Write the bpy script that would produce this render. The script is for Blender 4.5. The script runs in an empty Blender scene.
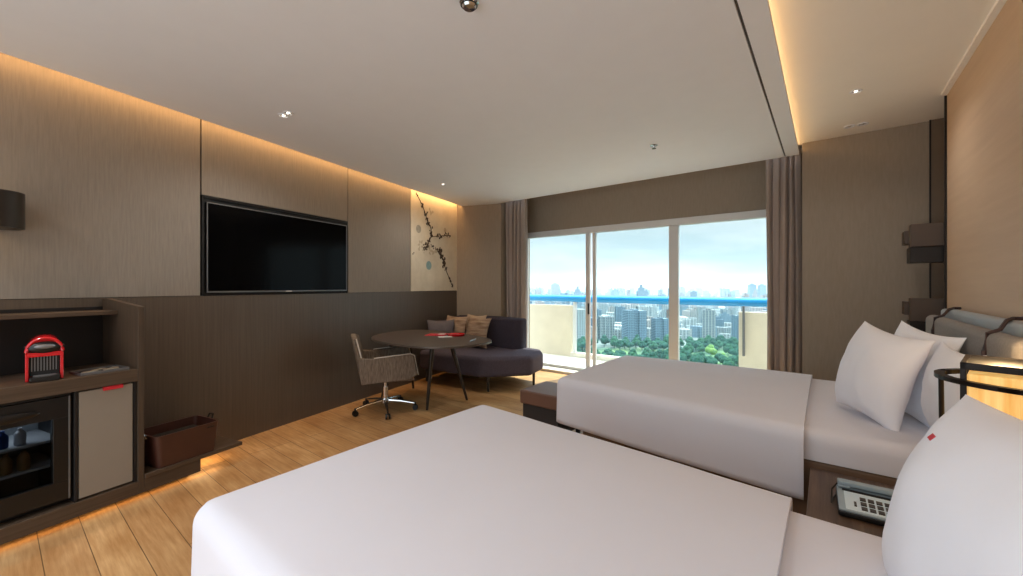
import bpy, bmesh, math, random
from mathutils import Vector, Matrix, noise
random.seed(7)
C = bpy.context.scene.collection
SC = bpy.context.scene
PI = math.pi

# ------------------------------------------------------------------ helpers
def lin(h):
    if isinstance(h, str):
        h = h.lstrip('#'); v = [int(h[i:i+2], 16)/255 for i in (0, 2, 4)]
    else:
        v = [q/255 for q in h]
    return tuple(q/12.92 if q <= .04045 else ((q+.055)/1.055)**2.4 for q in v) + (1,)

class N:
    """tiny node-tree helper"""
    def __init__(s, name):
        s.m = bpy.data.materials.new(name); s.m.use_nodes = True
        s.t = s.m.node_tree; s.b = s.t.nodes['Principled BSDF']; s.out = s.t.nodes['Material Output']
    def n(s, typ, **kw):
        q = s.t.nodes.new(typ)
        for k, v in kw.items():
            if k in q.inputs.keys() if isinstance(k, str) else False: q.inputs[k].default_value = v
            else: setattr(q, k, v)
        return q
    def l(s, a, b): s.t.links.new(a, b)
    def coord(s, scale=(1, 1, 1), kind='Object', rot=(0, 0, 0)):
        tc = s.n('ShaderNodeTexCoord'); mp = s.n('ShaderNodeMapping')
        mp.inputs['Scale'].default_value = scale; mp.inputs['Rotation'].default_value = rot
        s.l(tc.outputs[kind], mp.inputs['Vector']); return mp.outputs['Vector']
    def noise(s, vec, scale, detail=4, rough=.6):
        q = s.n('ShaderNodeTexNoise'); q.inputs['Scale'].default_value = scale
        q.inputs['Detail'].default_value = detail; q.inputs['Roughness'].default_value = rough
        s.l(vec, q.inputs['Vector']); return q.outputs['Fac']
    def ramp(s, fac, stops):
        q = s.n('ShaderNodeValToRGB'); e = q.color_ramp.elements
        while len(e) < len(stops): e.new(.5)
        for i, (p, c) in enumerate(stops): e[i].position = p; e[i].color = lin(c) if not (isinstance(c, tuple) and len(c) == 4) else c
        s.l(fac, q.inputs['Fac']); return q.outputs['Color']
    def bump(s, h, strength=.2, dist=.01):
        q = s.n('ShaderNodeBump'); q.inputs['Strength'].default_value = strength; q.inputs['Distance'].default_value = dist
        s.l(h, q.inputs['Height']); s.l(q.outputs['Normal'], s.b.inputs['Normal'])
    def mixc(s, fac, a, b, mode='MIX'):
        q = s.n('ShaderNodeMix', data_type='RGBA', blend_type=mode)
        for sock, v in ((q.inputs[0], fac), (q.inputs[6], a), (q.inputs[7], b)):
            if hasattr(v, 'is_output'): s.l(v, sock)
            else: sock.default_value = v
        return q.outputs[2]

def flat(name, col, rough=.6, metal=0, spec=.5, var=.06, nscale=6, bump=0, bscale=80, coat=0):
    q = N(name); b = q.b; c = lin(col)
    v = q.coord()
    f = q.noise(v, nscale)
    lo = tuple(x*(1-var) for x in c[:3])+(1,); hi = tuple(min(1, x*(1+var)) for x in c[:3])+(1,)
    q.l(q.ramp(f, [(.3, lo), (.7, hi)]), b.inputs['Base Color'])
    b.inputs['Roughness'].default_value = rough; b.inputs['Metallic'].default_value = metal
    b.inputs['Specular IOR Level'].default_value = spec
    b.inputs['Coat Weight'].default_value = coat
    if bump: q.bump(q.noise(v, bscale, 3), bump, .002)
    return q.m

def streak(name, c1, c2, scale, rough=.6, spec=.4, bump=.1, nscale=1.0, kind='Object', detail=5):
    """grain or weave drawn out along the axes with a small scale"""
    q = N(name); v = q.coord(scale, kind)
    f = q.noise(v, nscale, detail, .65)
    q.l(q.ramp(f, [(.3, c1), (.7, c2)]), q.b.inputs['Base Color'])
    q.b.inputs['Roughness'].default_value = rough; q.b.inputs['Specular IOR Level'].default_value = spec
    if bump: q.bump(f, bump, .003)
    return q.m

def emit(name, col, strength):
    q = N(name); q.b.inputs['Base Color'].default_value = lin(col)
    q.b.inputs['Emission Color'].default_value = lin(col); q.b.inputs['Emission Strength'].default_value = strength
    return q.m

M = {}
# floor planks
q = N('oak_floor'); v = q.coord((1, 1, 1))
mp = q.n('ShaderNodeMapping'); mp.inputs['Location'].default_value = (.37, -.149+.002, 0); q.l(v, mp.inputs['Vector'])
bk = q.n('ShaderNodeTexBrick'); bk.offset = .37; bk.offset_frequency = 3; bk.squash = 1
for k, x in (('Scale', 1), ('Brick Width', 1.55), ('Row Height', .152), ('Mortar Size', .0022), ('Mortar Smooth', .3), ('Bias', 0)): bk.inputs[k].default_value = x
bk.inputs['Color1'].default_value = lin('#d3ac7c'); bk.inputs['Color2'].default_value = lin('#e6c08c'); bk.inputs['Mortar'].default_value = lin('#7d6242')
q.l(mp.outputs[0], bk.inputs['Vector'])
g = q.noise(q.coord((1.2, 16, 1)), 3.5, 8, .62)
g2 = q.noise(q.coord((1.1, 2.4, 1)), 2.2, 3, .5)
c1 = q.mixc(1.0, bk.outputs['Color'], q.ramp(g, [(.25, '#d3bfa6'), (.75, '#ffffff')]), 'MULTIPLY')
c2 = q.mixc(1.0, c1, q.ramp(g2, [(.35, '#ded2c2'), (.7, '#ffffff')]), 'MULTIPLY')
q.l(c2, q.b.inputs['Base Color']); q.b.inputs['Roughness'].default_value = .42; q.b.inputs['Specular IOR Level'].default_value = .4
q.bump(bk.outputs['Fac'], -.25, .002); M['floor'] = q.m
M['ceiling'] = flat('white_ceiling_paint', '#e9eaee', .95, var=.01)
M['ceiling_warm'] = flat('warm_white_ceiling_paint', '#f1ece4', .95, var=.01)
M['groove'] = flat('dark_groove', '#5a5550', .9)
M['fabric_wall'] = streak('woven_wall_fabric', '#837a70', '#90877c', (90, 90, 6), .85, .2, .15)
M['dado'] = streak('dark_oak_veneer', '#50453b', '#5f5347', (70, 70, 1.6), .38, .5, .06)
M['cabinet'] = streak('brown_oak_veneer', '#3b2f25', '#524436', (60, 60, 1.6), .5, .4, .06)
M['cabinet_h'] = streak('brown_oak_board', '#423428', '#584839', (60, 2, 60), .5, .4, .06)
M['cab_dark'] = flat('dark_cabinet_interior', '#120d0b', .6)
M['end_wall'] = streak('brown_linen_wallcovering', '#90837300'[:7], '#988b7c', (60, 60, 9), .85, .2, .12)
M['right_panel'] = streak('pale_wood_veneer', '#bda085', '#c6aa8e', (2, 1.4, 22), .5, .4, .03)
M['niche'] = flat('dark_bronze_panel', '#75624f', .4, .1)
M['block'] = flat('dark_walnut_block', '#4a3a2e', .5)
M['art'] = streak('cream_silk_panel', '#cdbfa6', '#e2d6bf', (3, 3, 3), .7, .3, .02)
M['ink'] = flat('brown_ink', '#46372a', .8, var=.3, nscale=40)
M['ink_pale'] = flat('pale_ink_wash', '#b9a88e', .8, var=.1)
M['dot_grey'] = flat('grey_ink_dot', '#a39c8c', .8, var=.15, nscale=30)
M['dot_blue'] = flat('blue_ink_dot', '#8ba6a3', .8, var=.15, nscale=30)
M['black'] = flat('black_plastic', '#0c0c0d', .35)
M['black_matte'] = flat('matte_black', '#0b0a0a', .7)
M['screen'] = flat('black_screen_glass', '#040405', .12, spec=.12, var=0)
M['bezel'] = flat('grey_metal_bezel', '#77787a', .4, .5)
M['chrome'] = flat('polished_chrome', '#d8d8d8', .15, 1, var=.02)
M['dark_metal'] = flat('dark_bronze_metal', '#3a332d', .4, .6)
M['frame_black'] = flat('blackened_steel', '#241d19', .4, .5)
M['duvet'] = flat('white_cotton_duvet', '#dcdbe2', .85, spec=.2, var=.012, nscale=3, bump=.12, bscale=9)
M['sheet'] = flat('white_cotton_sheet', '#dedce2', .85, spec=.2, var=.01, bump=.1, bscale=12)
M['pillow'] = flat('white_pillow_cotton', '#ececf2', .85, spec=.2, var=.01, bump=.15, bscale=10)
M['leather'] = flat('brown_leather', '#6a4b3d', .42, bump=.15, bscale=220)
M['bedbase'] = flat('brown_bed_base', '#6f5540', .6, bump=.1, bscale=100)
M['dark_base'] = flat('dark_plinth', '#2a2320', .7)
M['hb_front'] = flat('grey_headboard_felt', '#8c8783', .9, spec=.2, var=.12, nscale=90, bump=.3, bscale=160)
M['hb_back'] = flat('blue_grey_headboard_leather', '#a3a9ad', .5, var=.04)
M['strap'] = flat('dark_leather_strap', '#38282a', .5)
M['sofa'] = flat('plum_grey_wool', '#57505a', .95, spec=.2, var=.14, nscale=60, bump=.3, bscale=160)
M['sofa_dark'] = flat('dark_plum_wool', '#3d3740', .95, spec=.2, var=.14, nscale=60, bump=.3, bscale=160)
M['cush_grey'] = flat('grey_cushion_cloth', '#5d575a', .95, var=.1, nscale=50, bump=.2, bscale=150)
M['cush_tan'] = streak('tan_slubbed_cushion_cloth', '#6b4f3b', '#b39c84', (4, 4, 60), .9, .2, .3)
M['cush_cream'] = flat('pale_tan_cushion_cloth', '#b59e84', .9, bump=.2)
M['chair'] = streak('taupe_striped_chair_cloth', '#5b4f45', '#8a7d6f', (60, 60, 5), .9, .2, .3, 1.4)
M['piping'] = flat('pale_chair_piping', '#d0c7bb', .8)
M['table'] = flat('smoked_oak_table', '#4e433b', .35, var=.1, nscale=12)
M['table_leg'] = flat('bronze_table_leg', '#3b332c', .35, .5)
M['red'] = flat('glossy_red_plastic', '#c8101c', .25, coat=.4, var=.02)
M['red_paper'] = flat('red_printed_paper', '#c41f2c', .6)
M['white_paper'] = flat('white_paper', '#e6e2dc', .7)
M['beige_door'] = flat('beige_lacquer', '#8b8378', .5, var=.02)
M['box_leather'] = flat('burgundy_brown_leather', '#43271f', .32, var=.1, bump=.1, bscale=200)
M['curtain'] = streak('taupe_curtain_cloth', '#968880', '#a1938a', (60, 60, 6), .8, .3, .1)
M['sheer'] = flat('pale_grey_lining', '#b9b2b3', .9)
M['white_frame'] = flat('cream_white_aluminium', '#d3d3d1', .4, var=.02)
M['parapet'] = flat('cream_rendered_parapet', '#d8ccb6', .85, var=.05, nscale=5)
M['balcony'] = flat('pale_balcony_tile', '#ddd5c6', .7, var=.05)
M['blue_rail'] = flat('blue_painted_handrail', '#2490cf', .3, var=.05)
M['phone'] = flat('pale_blue_grey_plastic', '#93a4ad', .35)
M['phone_face'] = flat('pale_phone_faceplate', '#ccdde6', .35)
M['wood_ns'] = streak('ribbed_walnut_top', '#463429', '#6b5544', (70, 3, 60), .45, .4, .35)
M['fridge_in'] = flat('grey_fridge_lining', '#8c9296', .5)
M['shelf_white'] = flat('fridge_shelf_white', '#cdd2d6', .4)
M['can_blue'] = flat('blue_drink_can', '#31508f', .3, .4)
M['can_gold'] = flat('amber_bottle', '#8a6a3e', .3)
M['foil'] = flat('pale_foil_sachet', '#b7ad9a', .35, .3)
M['glow_amber'] = emit('amber_lamp_paper', '#ffb648', 2.6)
M['glow_warm'] = emit('warm_lamp_glow', '#ffd9a0', 2)
M['frost'] = flat('frosted_white_lamp_panel', '#d9d4cc', .5)
M['bulb'] = emit('lit_bulb', '#fff1dc', 5)
M['stone'] = flat('pale_threshold_stone', '#d8d1c6', .6)
# amber lamp paper with bamboo fibre streaks
q = N('amber_fibre_paper'); f = q.noise(q.coord((22, 22, 1.2)), 2.2, 4)
col = q.ramp(f, [(.3, '#e6a850'), (.7, '#ffd084')])
q.l(col, q.b.inputs['Base Color']); q.l(col, q.b.inputs['Emission Color']); q.b.inputs['Emission Strength'].default_value = .5; M['glow_amber'] = q.m
def glass(name, tint, refl, rough=0):
    q = N(name); t = q.t; t.nodes.remove(q.b)
    tr = q.n('ShaderNodeBsdfTransparent'); tr.inputs['Color'].default_value = lin(tint)
    gl = q.n('ShaderNodeBsdfGlossy'); gl.inputs['Roughness'].default_value = rough
    fr = q.n('ShaderNodeLayerWeight'); fr.inputs['Blend'].default_value = refl
    mx = q.n('ShaderNodeMixShader'); q.l(fr.outputs['Fresnel'], mx.inputs[0]); q.l(tr.outputs[0], mx.inputs[1]); q.l(gl.outputs[0], mx.inputs[2])
    q.l(mx.outputs[0], q.out.inputs['Surface']); return q.m
M['glass'] = glass('clear_window_glass', '#f4faf9', .08)
M['smoked'] = glass('smoked_fridge_glass', '#b9bcc0', .12)

# ---- mesh builder
class MB:
    def __init__(s): s.bm = bmesh.new()
    def box(s, x0, x1, y0, y1, z0, z1):
        r = bmesh.ops.create_cube(s.bm, size=1)
        for v in r['verts']:
            v.co = Vector(((x0+x1)/2+v.co.x*(x1-x0), (y0+y1)/2+v.co.y*(y1-y0), (z0+z1)/2+v.co.z*(z1-z0)))
        return s
    def prism(s, pts, z0, z1, axis='z', top=None):
        """polygon pts extruded from z0 to z1 along an axis; top = other outline at z1"""
        def P(p, h):
            a, b = p
            return Vector((a, b, h)) if axis == 'z' else (Vector((h, a, b)) if axis == 'x' else Vector((a, h, b)))
        lo = [s.bm.verts.new(P(p, z0)) for p in pts]; hi = [s.bm.verts.new(P(p, z1)) for p in (top or pts)]
        n = len(pts); s.bm.faces.new(lo[::-1]); s.bm.faces.new(hi)
        for i in range(n): s.bm.faces.new((lo[i], lo[(i+1) % n], hi[(i+1) % n], hi[i]))
        return s
    def cyl(s, p0, p1, r0, r1=None, seg=20):
        r1 = r0 if r1 is None else r1
        p0, p1 = Vector(p0), Vector(p1); d = p1-p0
        r = bmesh.ops.create_cone(s.bm, cap_ends=True, segments=seg, radius1=r0, radius2=r1, depth=d.length)
        m = Matrix.Translation((p0+p1)/2) @ d.to_track_quat('Z', 'Y').to_matrix().to_4x4()
        for v in r['verts']: v.co = m @ v.co
        return s
    def tube(s, pts, r, seg=12, closed=False):
        pts = [Vector(p) for p in pts]; rings = []; n = len(pts)
        for i, p in enumerate(pts):
            a = pts[(i-1) % n] if (closed or i) else p; b = pts[(i+1) % n] if (closed or i < n-1) else p
            t = (b-a).normalized(); up = Vector((0, 0, 1)) if abs(t.z) < .95 else Vector((1, 0, 0))
            x = t.cross(up).normalized(); y = x.cross(t)
            rr = r[i] if isinstance(r, (list, tuple)) else r
            rings.append([s.bm.verts.new(p+x*math.cos(k*2*PI/seg)*rr+y*math.sin(k*2*PI/seg)*rr) for k in range(seg)])
        for i in range(n if closed else n-1):
            A, B = rings[i], rings[(i+1) % n]
            for k in range(seg): s.bm.faces.new((A[k], A[(k+1) % seg], B[(k+1) % seg], B[k]))
        if not closed: s.bm.faces.new(rings[0][::-1]); s.bm.faces.new(rings[-1])
        return s
    def lathe(s, prof, seg=32, c=(0, 0, 0)):
        rings = [[s.bm.verts.new((c[0]+max(r, 1e-4)*math.cos(k*2*PI/seg), c[1]+max(r, 1e-4)*math.sin(k*2*PI/seg), c[2]+z)) for k in range(seg)] for r, z in prof]
        for A, B in zip(rings, rings[1:]):
            for k in range(seg): s.bm.faces.new((A[k], A[(k+1) % seg], B[(k+1) % seg], B[k]))
        return s
    def ball(s, c, r, seg=16, sc=(1, 1, 1)):
        q = bmesh.ops.create_uvsphere(s.bm, u_segments=seg, v_segments=seg//2+2, radius=r)
        for v in q['verts']: v.co = Vector((c[0]+v.co.x*sc[0], c[1]+v.co.y*sc[1], c[2]+v.co.z*sc[2]))
        return s
    def rot(s, ang, axis='Z', c=(0, 0, 0)):
        bmesh.ops.rotate(s.bm, verts=s.bm.verts, cent=c, matrix=Matrix.Rotation(ang, 3, axis)); return s
    def move(s, d): bmesh.ops.translate(s.bm, verts=s.bm.verts, vec=d); return s
    def build(s, name, mat, parent=None, bevel=0, seg=3, smooth=True, loc=None, rz=None, sub=0):
        bmesh.ops.recalc_face_normals(s.bm, faces=s.bm.faces)
        me = bpy.data.meshes.new(name); s.bm.to_mesh(me); s.bm.free()
        mat = M[mat] if isinstance(mat, str) else mat
        me.materials.append(mat)
        o = bpy.data.objects.new(name, me); C.objects.link(o)
        if parent: o.parent = parent
        if loc is not None: o.location = loc
        if rz is not None: o.rotation_euler.z = rz
        if bevel:
            b = o.modifiers.new('bevel', 'BEVEL'); b.width = bevel; b.segments = seg; b.limit_method = 'ANGLE'; b.angle_limit = math.radians(35)
        if sub:
            b = o.modifiers.new('sub', 'SUBSURF'); b.levels = sub; b.render_levels = sub
        if smooth:
            for p in me.polygons: p.use_smooth = True
            if not sub:
                me.set_sharp_from_angle(angle=math.radians(35)) if not bevel else None
                if bevel:
                    w = o.modifiers.new('wn', 'WEIGHTED_NORMAL'); w.keep_sharp = True
        return o
def bx(*a): return MB().box(*a)
def tag(o, label, cat, group=None, kind=None):
    if label: o['label'] = label
    if cat: o['category'] = cat
    if group: o['group'] = group
    if kind: o['kind'] = kind
    return o
def thing(name, label, cat, loc=(0, 0, 0), rz=0, group=None):
    o = bpy.data.objects.new(name, None); C.objects.link(o); o.location = loc; o.rotation_euler.z = rz
    o.empty_display_size = .1
    return tag(o, label, cat, group)
def struct(o): o['kind'] = 'structure'; return o
def copy_tree(o, parent=None):
    c = o.copy(); C.objects.link(c); c.parent = parent
    for ch in o.children: copy_tree(ch, c)
    return c
def area(name, loc, size, rot, power, col, spread=180):
    l = bpy.data.lights.new(name, 'AREA'); l.shape = 'RECTANGLE'; l.size, l.size_y = size
    l.energy = power; l.color = col; l.spread = math.radians(spread)
    o = bpy.data.objects.new(name, l); C.objects.link(o); o.location = loc; o.rotation_euler = rot; return o

# ------------------------------------------------------------------ frames
WX, WY = -4.62, 4.65                      # far left corner of the room
ANG = math.atan2(.22062, .97536)          # the television wall is splayed by this much
nx, ny = math.cos(ANG), math.sin(ANG); dx, dy = -math.sin(ANG), math.cos(ANG)
def tw(t, w, z=0): return (WX-dx*t+nx*w, WY-dy*t+ny*w, z)     # t metres along the wall towards the camera, w out from it
WL = dict(loc=(WX, WY, 0), rz=ANG)        # objects built in (w, -t, z)
ZC, ZR, Y1, Y2, XR = 2.53, 2.62, 4.68, 5.35, .66
YB = -1.6                                 # the room runs on behind the camera
WARM = (1, .62, .28)

# ------------------------------------------------------------------ room shell
struct(MB().prism([(-3.0, YB), (.9, YB), (.9, 5.5), (-5.2, 5.5), (-5.2, 4)], -.1, 0).build('floor', 'floor', smooth=False))
# left wall: dado below, woven panels above with shadow gaps
wl = struct(bx(-.12, -.02, -6.6, .08, 0, 2.8).build('wall_left', 'black_matte', smooth=False, **WL))
bx(-.02, 0, -6.6, 0, 0, 1.203).build('dado_panel', 'dado', wl, smooth=False)
bx(-.02, 0, -6.6, -3.757, 1.207, 2.62).build('fabric_panel', 'fabric_wall', wl, smooth=False)
bx(-.02, 0, -3.745, -2.328, 1.985, 2.62).build('fabric_panel', 'fabric_wall', wl, smooth=False)
bx(-.02, 0, -2.318, -1.275, 1.207, 2.62).build('fabric_panel', 'fabric_wall', wl, smooth=False)
# end wall: left pier, right pier, window head; recess between them
we = struct(MB().prism([(-4.80, 4.42), (-3.93, 4.73), (-3.89, 4.74), (-3.89, 5.5), (-4.80, 5.5)], 0, 2.75).build('wall_window_left', 'end_wall', smooth=False))
wr = struct(bx(-.18, .80, Y1, 5.5, 0, 2.75).build('wall_window_right', 'end_wall', smooth=False))
struct(bx(-3.9, -.18, Y2-.03, Y2+.12, 2.12, 2.75).build('wall_window_head', 'end_wall', smooth=False))
struct(bx(XR, XR+.14, YB, 4.07, 0, 2.66).build('wall_right', 'right_panel', smooth=False))
struct(bx(XR+.10, XR+.14, 4.07, Y1, 0, 2.66).build('wall_right_niche', 'niche', smooth=False))
struct(bx(XR-.012, XR+.10, 4.07, 4.085, 0, ZR).build('trim_1', 'frame_black', smooth=False))
t2 = struct(bx(XR+.0, XR+.099, 4.66, Y1, 0, ZR).build('trim_2', 'niche', smooth=False)); bx(XR-.004, XR+.006, 4.650, 4.6595, 0, ZR).build('edge_bead', 'frame_black', t2, smooth=False)
# ceilings
def cl(w, Y):   # point on a line w metres off the left wall at world Y
    # X = WX + dx*s + nx*w ; Y = WY + dy*s + ny*w
    s_ = (Y-WY-ny*w)/dy; return (WX+dx*s_+nx*w, Y)
cm = struct(MB().prism([cl(.085, YB), (-.322, YB), (-.322, 4.72), cl(.085, 4.72)], ZC, ZC+.03).build('ceiling_main', 'ceiling', smooth=False))
MB().box(-.309, -.205, YB, 4.72, ZC, ZC+.03).build('edge_board', 'ceiling', cm, smooth=False)
MB().box(-.34, -.29, YB, 4.72, ZC+.012, ZC+.04).build('shadow_groove', 'groove', cm, smooth=False)
struct(MB().prism([cl(-.02, YB), (.80, YB), (.80, 4.72), cl(-.02, 4.72)], ZR, ZR+.05).build('ceiling_raised', 'ceiling_warm', smooth=False))
struct(bx(-4.9, .8, 4.72, 5.5, 2.70, 2.75).build('ceiling_curtain_pocket', 'ceiling', smooth=False))
struct(bx(.63, XR, YB, 4.07, ZR-.018, ZR).build('trim_3', 'ceiling_warm', smooth=False))

# cove lights: left wall wash, soffit edge, under the cabinets
x, y, _ = tw(3.1, .055)
area('cove_light_left', (x, y, ZR-.01), (.05, 6.0), (0, 0, ANG), 11, (1, .55, .21), 130)
area('cove_light_soffit', (-.285, 1.6, ZC+.06), (.03, 6.2), (0, -math.radians(90), 0), 3.6, WARM, 180)

# ------------------------------------------------------------------ wall art
art = thing('wall_art', 'tall cream panel with ink plum branch and grey dots in the wall corner', 'wall art', (WX, WY, 0), ANG)
bx(-.018, .004, -1.268, -.012, 1.21, 2.615).build('panel', 'art', art, smooth=False)
H_, F_, CX_, CY_ = 1.28, 405., 511.5, 286.
TH = math.radians(37.87)
def art_pt(px, py, w=0.0):     # where a mark sits on the panel, as (-t, z)
    u, v = 400+px/4.8, 180+py/4.8; a = (u-CX_)/F_
    rx, ry, rz_ = -math.sin(TH)+a*math.cos(TH), math.cos(TH)+a*math.sin(TH), -(v-CY_)/F_
    off = -(nx*WX+ny*WY); d = -(off-w)/(nx*rx+ny*ry)
    X, Y = rx*d, ry*d
    return ((X-WX)*dx+(Y-WY)*dy, H_+rz_*d)
def blobs(mb, pts, r0, r1, n, jit):
    for i in range(n):
        k = random.random()*(len(pts)-1); j = int(k); f = k-j
        a = pts[j][0]*(1-f)+pts[j+1][0]*f+random.gauss(0, jit); b = pts[j][1]*(1-f)+pts[j+1][1]*f+random.gauss(0, jit)
        y, z = art_pt(a, b); r = random.uniform(r0, r1); ph = random.random()*6
        if y > -.04 or y < -1.24: continue
        ve = [mb.bm.verts.new((.0055+i*1e-5, y+r*random.uniform(.6, 1)*math.cos(ph+q*PI/3), z+r*random.uniform(.6, 1.1)*math.sin(ph+q*PI/3))) for q in range(6)]
        mb.bm.faces.new(ve)
mb = MB()
main = [(75, 60), (108, 125), (125, 180), (148, 235), (150, 268), (130, 310), (118, 330)]
blobs(mb, main[:2], .008, .014, 16, 2); blobs(mb, main[1:], .012, .026, 60, 4)
blobs(mb, [(150, 272), (195, 268), (240, 266)], .01, .024, 24, 6)
blobs(mb, [(185, 335), (205, 385), (220, 435)], .014, .03, 44, 6); blobs(mb, [(220, 435), (240, 480), (252, 515)], .01, .022, 16, 3)
blobs(mb, [(120, 310), (150, 315), (172, 330)], .008, .02, 18, 6); blobs(mb, [(52, 352), (66, 350)], .01, .022, 7, 3)
for seg_ in (main, [(150, 272), (195, 268), (240, 266)], [(172, 330), (205, 385), (220, 435), (252, 515)]):
    mb.tube([(.005,)+art_pt(a, b) for a, b in seg_], .006, 6)
o = mb.build('branch', 'ink', art, smooth=False)
mb = MB(); blobs(mb, [(85, 320), (110, 315), (150, 345), (180, 350)], .012, .03, 34, 9); blobs(mb, [(140, 140), (150, 175)], .01, .03, 8, 5)
mb.build('pale_blossom', 'ink_pale', art, smooth=False)
def dot(px, py, r, m, nm):
    y, z = art_pt(px, py); mb = MB(); mb.bm.faces.new([mb.bm.verts.new((.0048, y+r*1.0*math.cos(k*PI/14), z+r*math.sin(k*PI/14))) for k in range(28)])
    mb.build(nm, m, art, smooth=False)
dot(88, 235, .055, 'dot_grey', 'grey_dot'); dot(137, 410, .062, 'dot_blue', 'blue_dot'); dot(215, 240, .035, 'ink_pale', 'pale_dot')

# ------------------------------------------------------------------ television
tv = thing('television', 'large black wall television with thin grey bezel in a black recess', 'television', (WX, WY, 0), ANG)
mb = MB(); a0, a1, b0, b1 = -3.745, -2.328, 1.208, 1.98
mb.box(-.03, -.012, a0, a1, b0, b1)
for r in ((a0, a0+.012, b0, b1), (a1-.012, a1, b0, b1), (a0, a1, b0, b0+.010), (a0, a1, b1-.014, b1)): mb.box(-.02, .003, *r)
mb.build('recess_frame', 'black_matte', tv, smooth=False)
bx(-.012, .012, a0+.028, a1-.022, b0+.020, b1-.048).build('casing', 'black', tv, .003)
c0, c1, d0, d1 = a0+.028, a1-.022, b0+.020, b1-.048
mb = MB()
for r in ((c0, c0+.007, d0, d1), (c1-.007, c1, d0, d1), (c0, c1, d0, d0+.010), (c0, c1, d1-.007, d1)): mb.box(.010, .015, *r)
mb.build('bezel', 'bezel', tv, .001)
bx(.011, .0135, c0+.01, c1-.01, d0+.014, d1-.01).build('screen', 'screen', tv, smooth=False)
bx(.015, .0165, -3.06, -3.0, d0+.002, d0+.008).build('maker_mark', 'white_paper', tv, smooth=False)

# ------------------------------------------------------------------ wall lamp at left
lp = thing('wall_lamp', 'dark bronze drum wall lamp on the woven wall above the minibar', 'lamp', tw(4.80, .125, 1.585), ANG)
MB().lathe([(.120, 0), (.120, .19), (.112, .19), (.112, .0), (.120, 0)], 48).build('shade', 'dark_metal', lp)
MB().lathe([(.0, .10), (.1115, .10), (.1115, .095), (0, .095)], 32).build('diffuser', 'glow_warm', lp)
bx(-.113, -.09, -.05, .05, .02, .15).build('wall_plate', 'dark_metal', lp, .004)
bx(-.125, .0, -.012, .012, .155, .165).build('bracket', 'dark_metal', lp)

# ------------------------------------------------------------------ minibar cabinet
DP = .45
cb = thing('minibar_cabinet', 'dark brown wooden minibar cabinet built along the panelled wall', 'cabinet', (WX, WY, 0), ANG)
def cbox(name, w0, w1, t0, t1, z0, z1, m, parent=cb, bevel=.002): return bx(w0, w1, -t1, -t0, z0, z1).build(name, m, parent, bevel)
MB().prism([(0.002, .042), (DP, .042), (DP, 1.158), (.06, 1.20), (.002, 1.20)], -4.318, -4.288, 'y').build('side_panel', 'cabinet', cb, .002)
MB().prism([(0.002, .042), (DP, .042), (DP, 1.158), (.06, 1.20), (.002, 1.20)], -5.63, -5.601, 'y').build('side_panel', 'cabinet', cb, .002)
cbox('back_panel', .002, .012, 4.318, 5.6, .15, 1.15, 'cab_dark')
cbox('display_shelf', .012, .21, 4.318, 5.6, 1.105, 1.128, 'cabinet_h')
cbox('counter', .012, DP, 4.319, 5.6, .715, .788, 'cabinet_h')
cbox('plinth', .002, DP, 4.318, 5.6, .042, .118, 'cabinet_h')
cbox('plinth', .002, DP, 3.985, 4.288, .042, .125, 'cabinet_h')
cbox('ledge', .002, DP+.01, 3.72, 4.287, .126, .150, 'cabinet_h')
cbox('recessed_base', .002, .34, 4.0, 5.6, .0, .041, 'dark_base')
cbox('divider', .30, DP-.012, 4.570, 4.584, .118, .715, 'cab_dark')
cbox('side_lining', .30, DP-.012, 4.319, 4.333, .118, .715, 'cab_dark')
d_ = cbox('door', .415, .436, 4.337, 4.566, .128, .706, 'beige_door', bevel=.003)
bx(.430, .448, -4.47, -4.385, .692, .712).build('red_pull_tab', 'red_paper', d_, .001)
area('cove_light_plinth', tw(4.7, .405, .036), (.02, 1.7), (0, 0, ANG), .4, WARM)
area('cove_light_ledge', tw(3.86, .20, .120), (.12, .22), (0, 0, ANG), .4, WARM)

# minibar fridge
fr = thing('minibar_fridge', 'black minibar fridge with glass door inside the brown cabinet', 'fridge', tw(4.588, .02, .12), ANG)
# local: x = out from wall, y = -(t-4.606)
FW = .46
mb = MB(); mb.box(0, .02, -FW, 0, .02, .56); mb.box(0, .36, -FW, -FW+.02, .02, .56); mb.box(0, .36, -.02, 0, .02, .56); mb.box(0, .36, -FW, 0, .0, .02); mb.box(0, .36, -FW, 0, .54, .565)
mb.build('body', 'black', fr, smooth=False)
mb = MB(); mb.box(.02, .03, -FW+.02, -.02, .02, .54); mb.build('lining', 'fridge_in', fr, smooth=False)
for z in (.20, .33): bx(.03, .33, -FW+.02, -.02, z, z+.012).build('shelf', 'shelf_white', fr, smooth=False)
dr = None
mb = MB(); e0, e1 = -FW, -.003
mb.box(.365, .405, e0, e1, .03, .13); mb.box(.365, .405, e0, e1, .465, .575); mb.box(.365, .405, e0, e0+.05, .13, .465); mb.box(.365, .405, e1-.068, e1, .13, .465)
dr = mb.build('door', 'black', fr, .002)
bx(.378, .386, e0+.05, e1-.068, .13, .465).build('glass_pane', 'smoked', dr, smooth=False)
bx(.405, .408, e1-.012, e1-.006, .03, .575).build('edge_strip', 'bezel', dr, smooth=False)
MB().ball((.405, -.26, .512), .11, 24, (.12, 1.3, .24)).build('handle', 'black', dr)
bx(.36, .40, e0, e1, .578, .592).build('vent_strip', 'black_matte', fr, smooth=False)
def canister(name, lab, cat, t, w, z, r, h, m, grp=None):
    X, Y, Z = tw(t, w, z)
    c = tag(MB().lathe([(0, 0), (r*.9, 0), (r, .006), (r, h*.62), (r*.8, h*.75), (r*.42, h*.86), (r*.42, h), (0, h)], 20).build(name, m, None, loc=(X, Y, Z)), lab, cat, grp); return c
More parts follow.
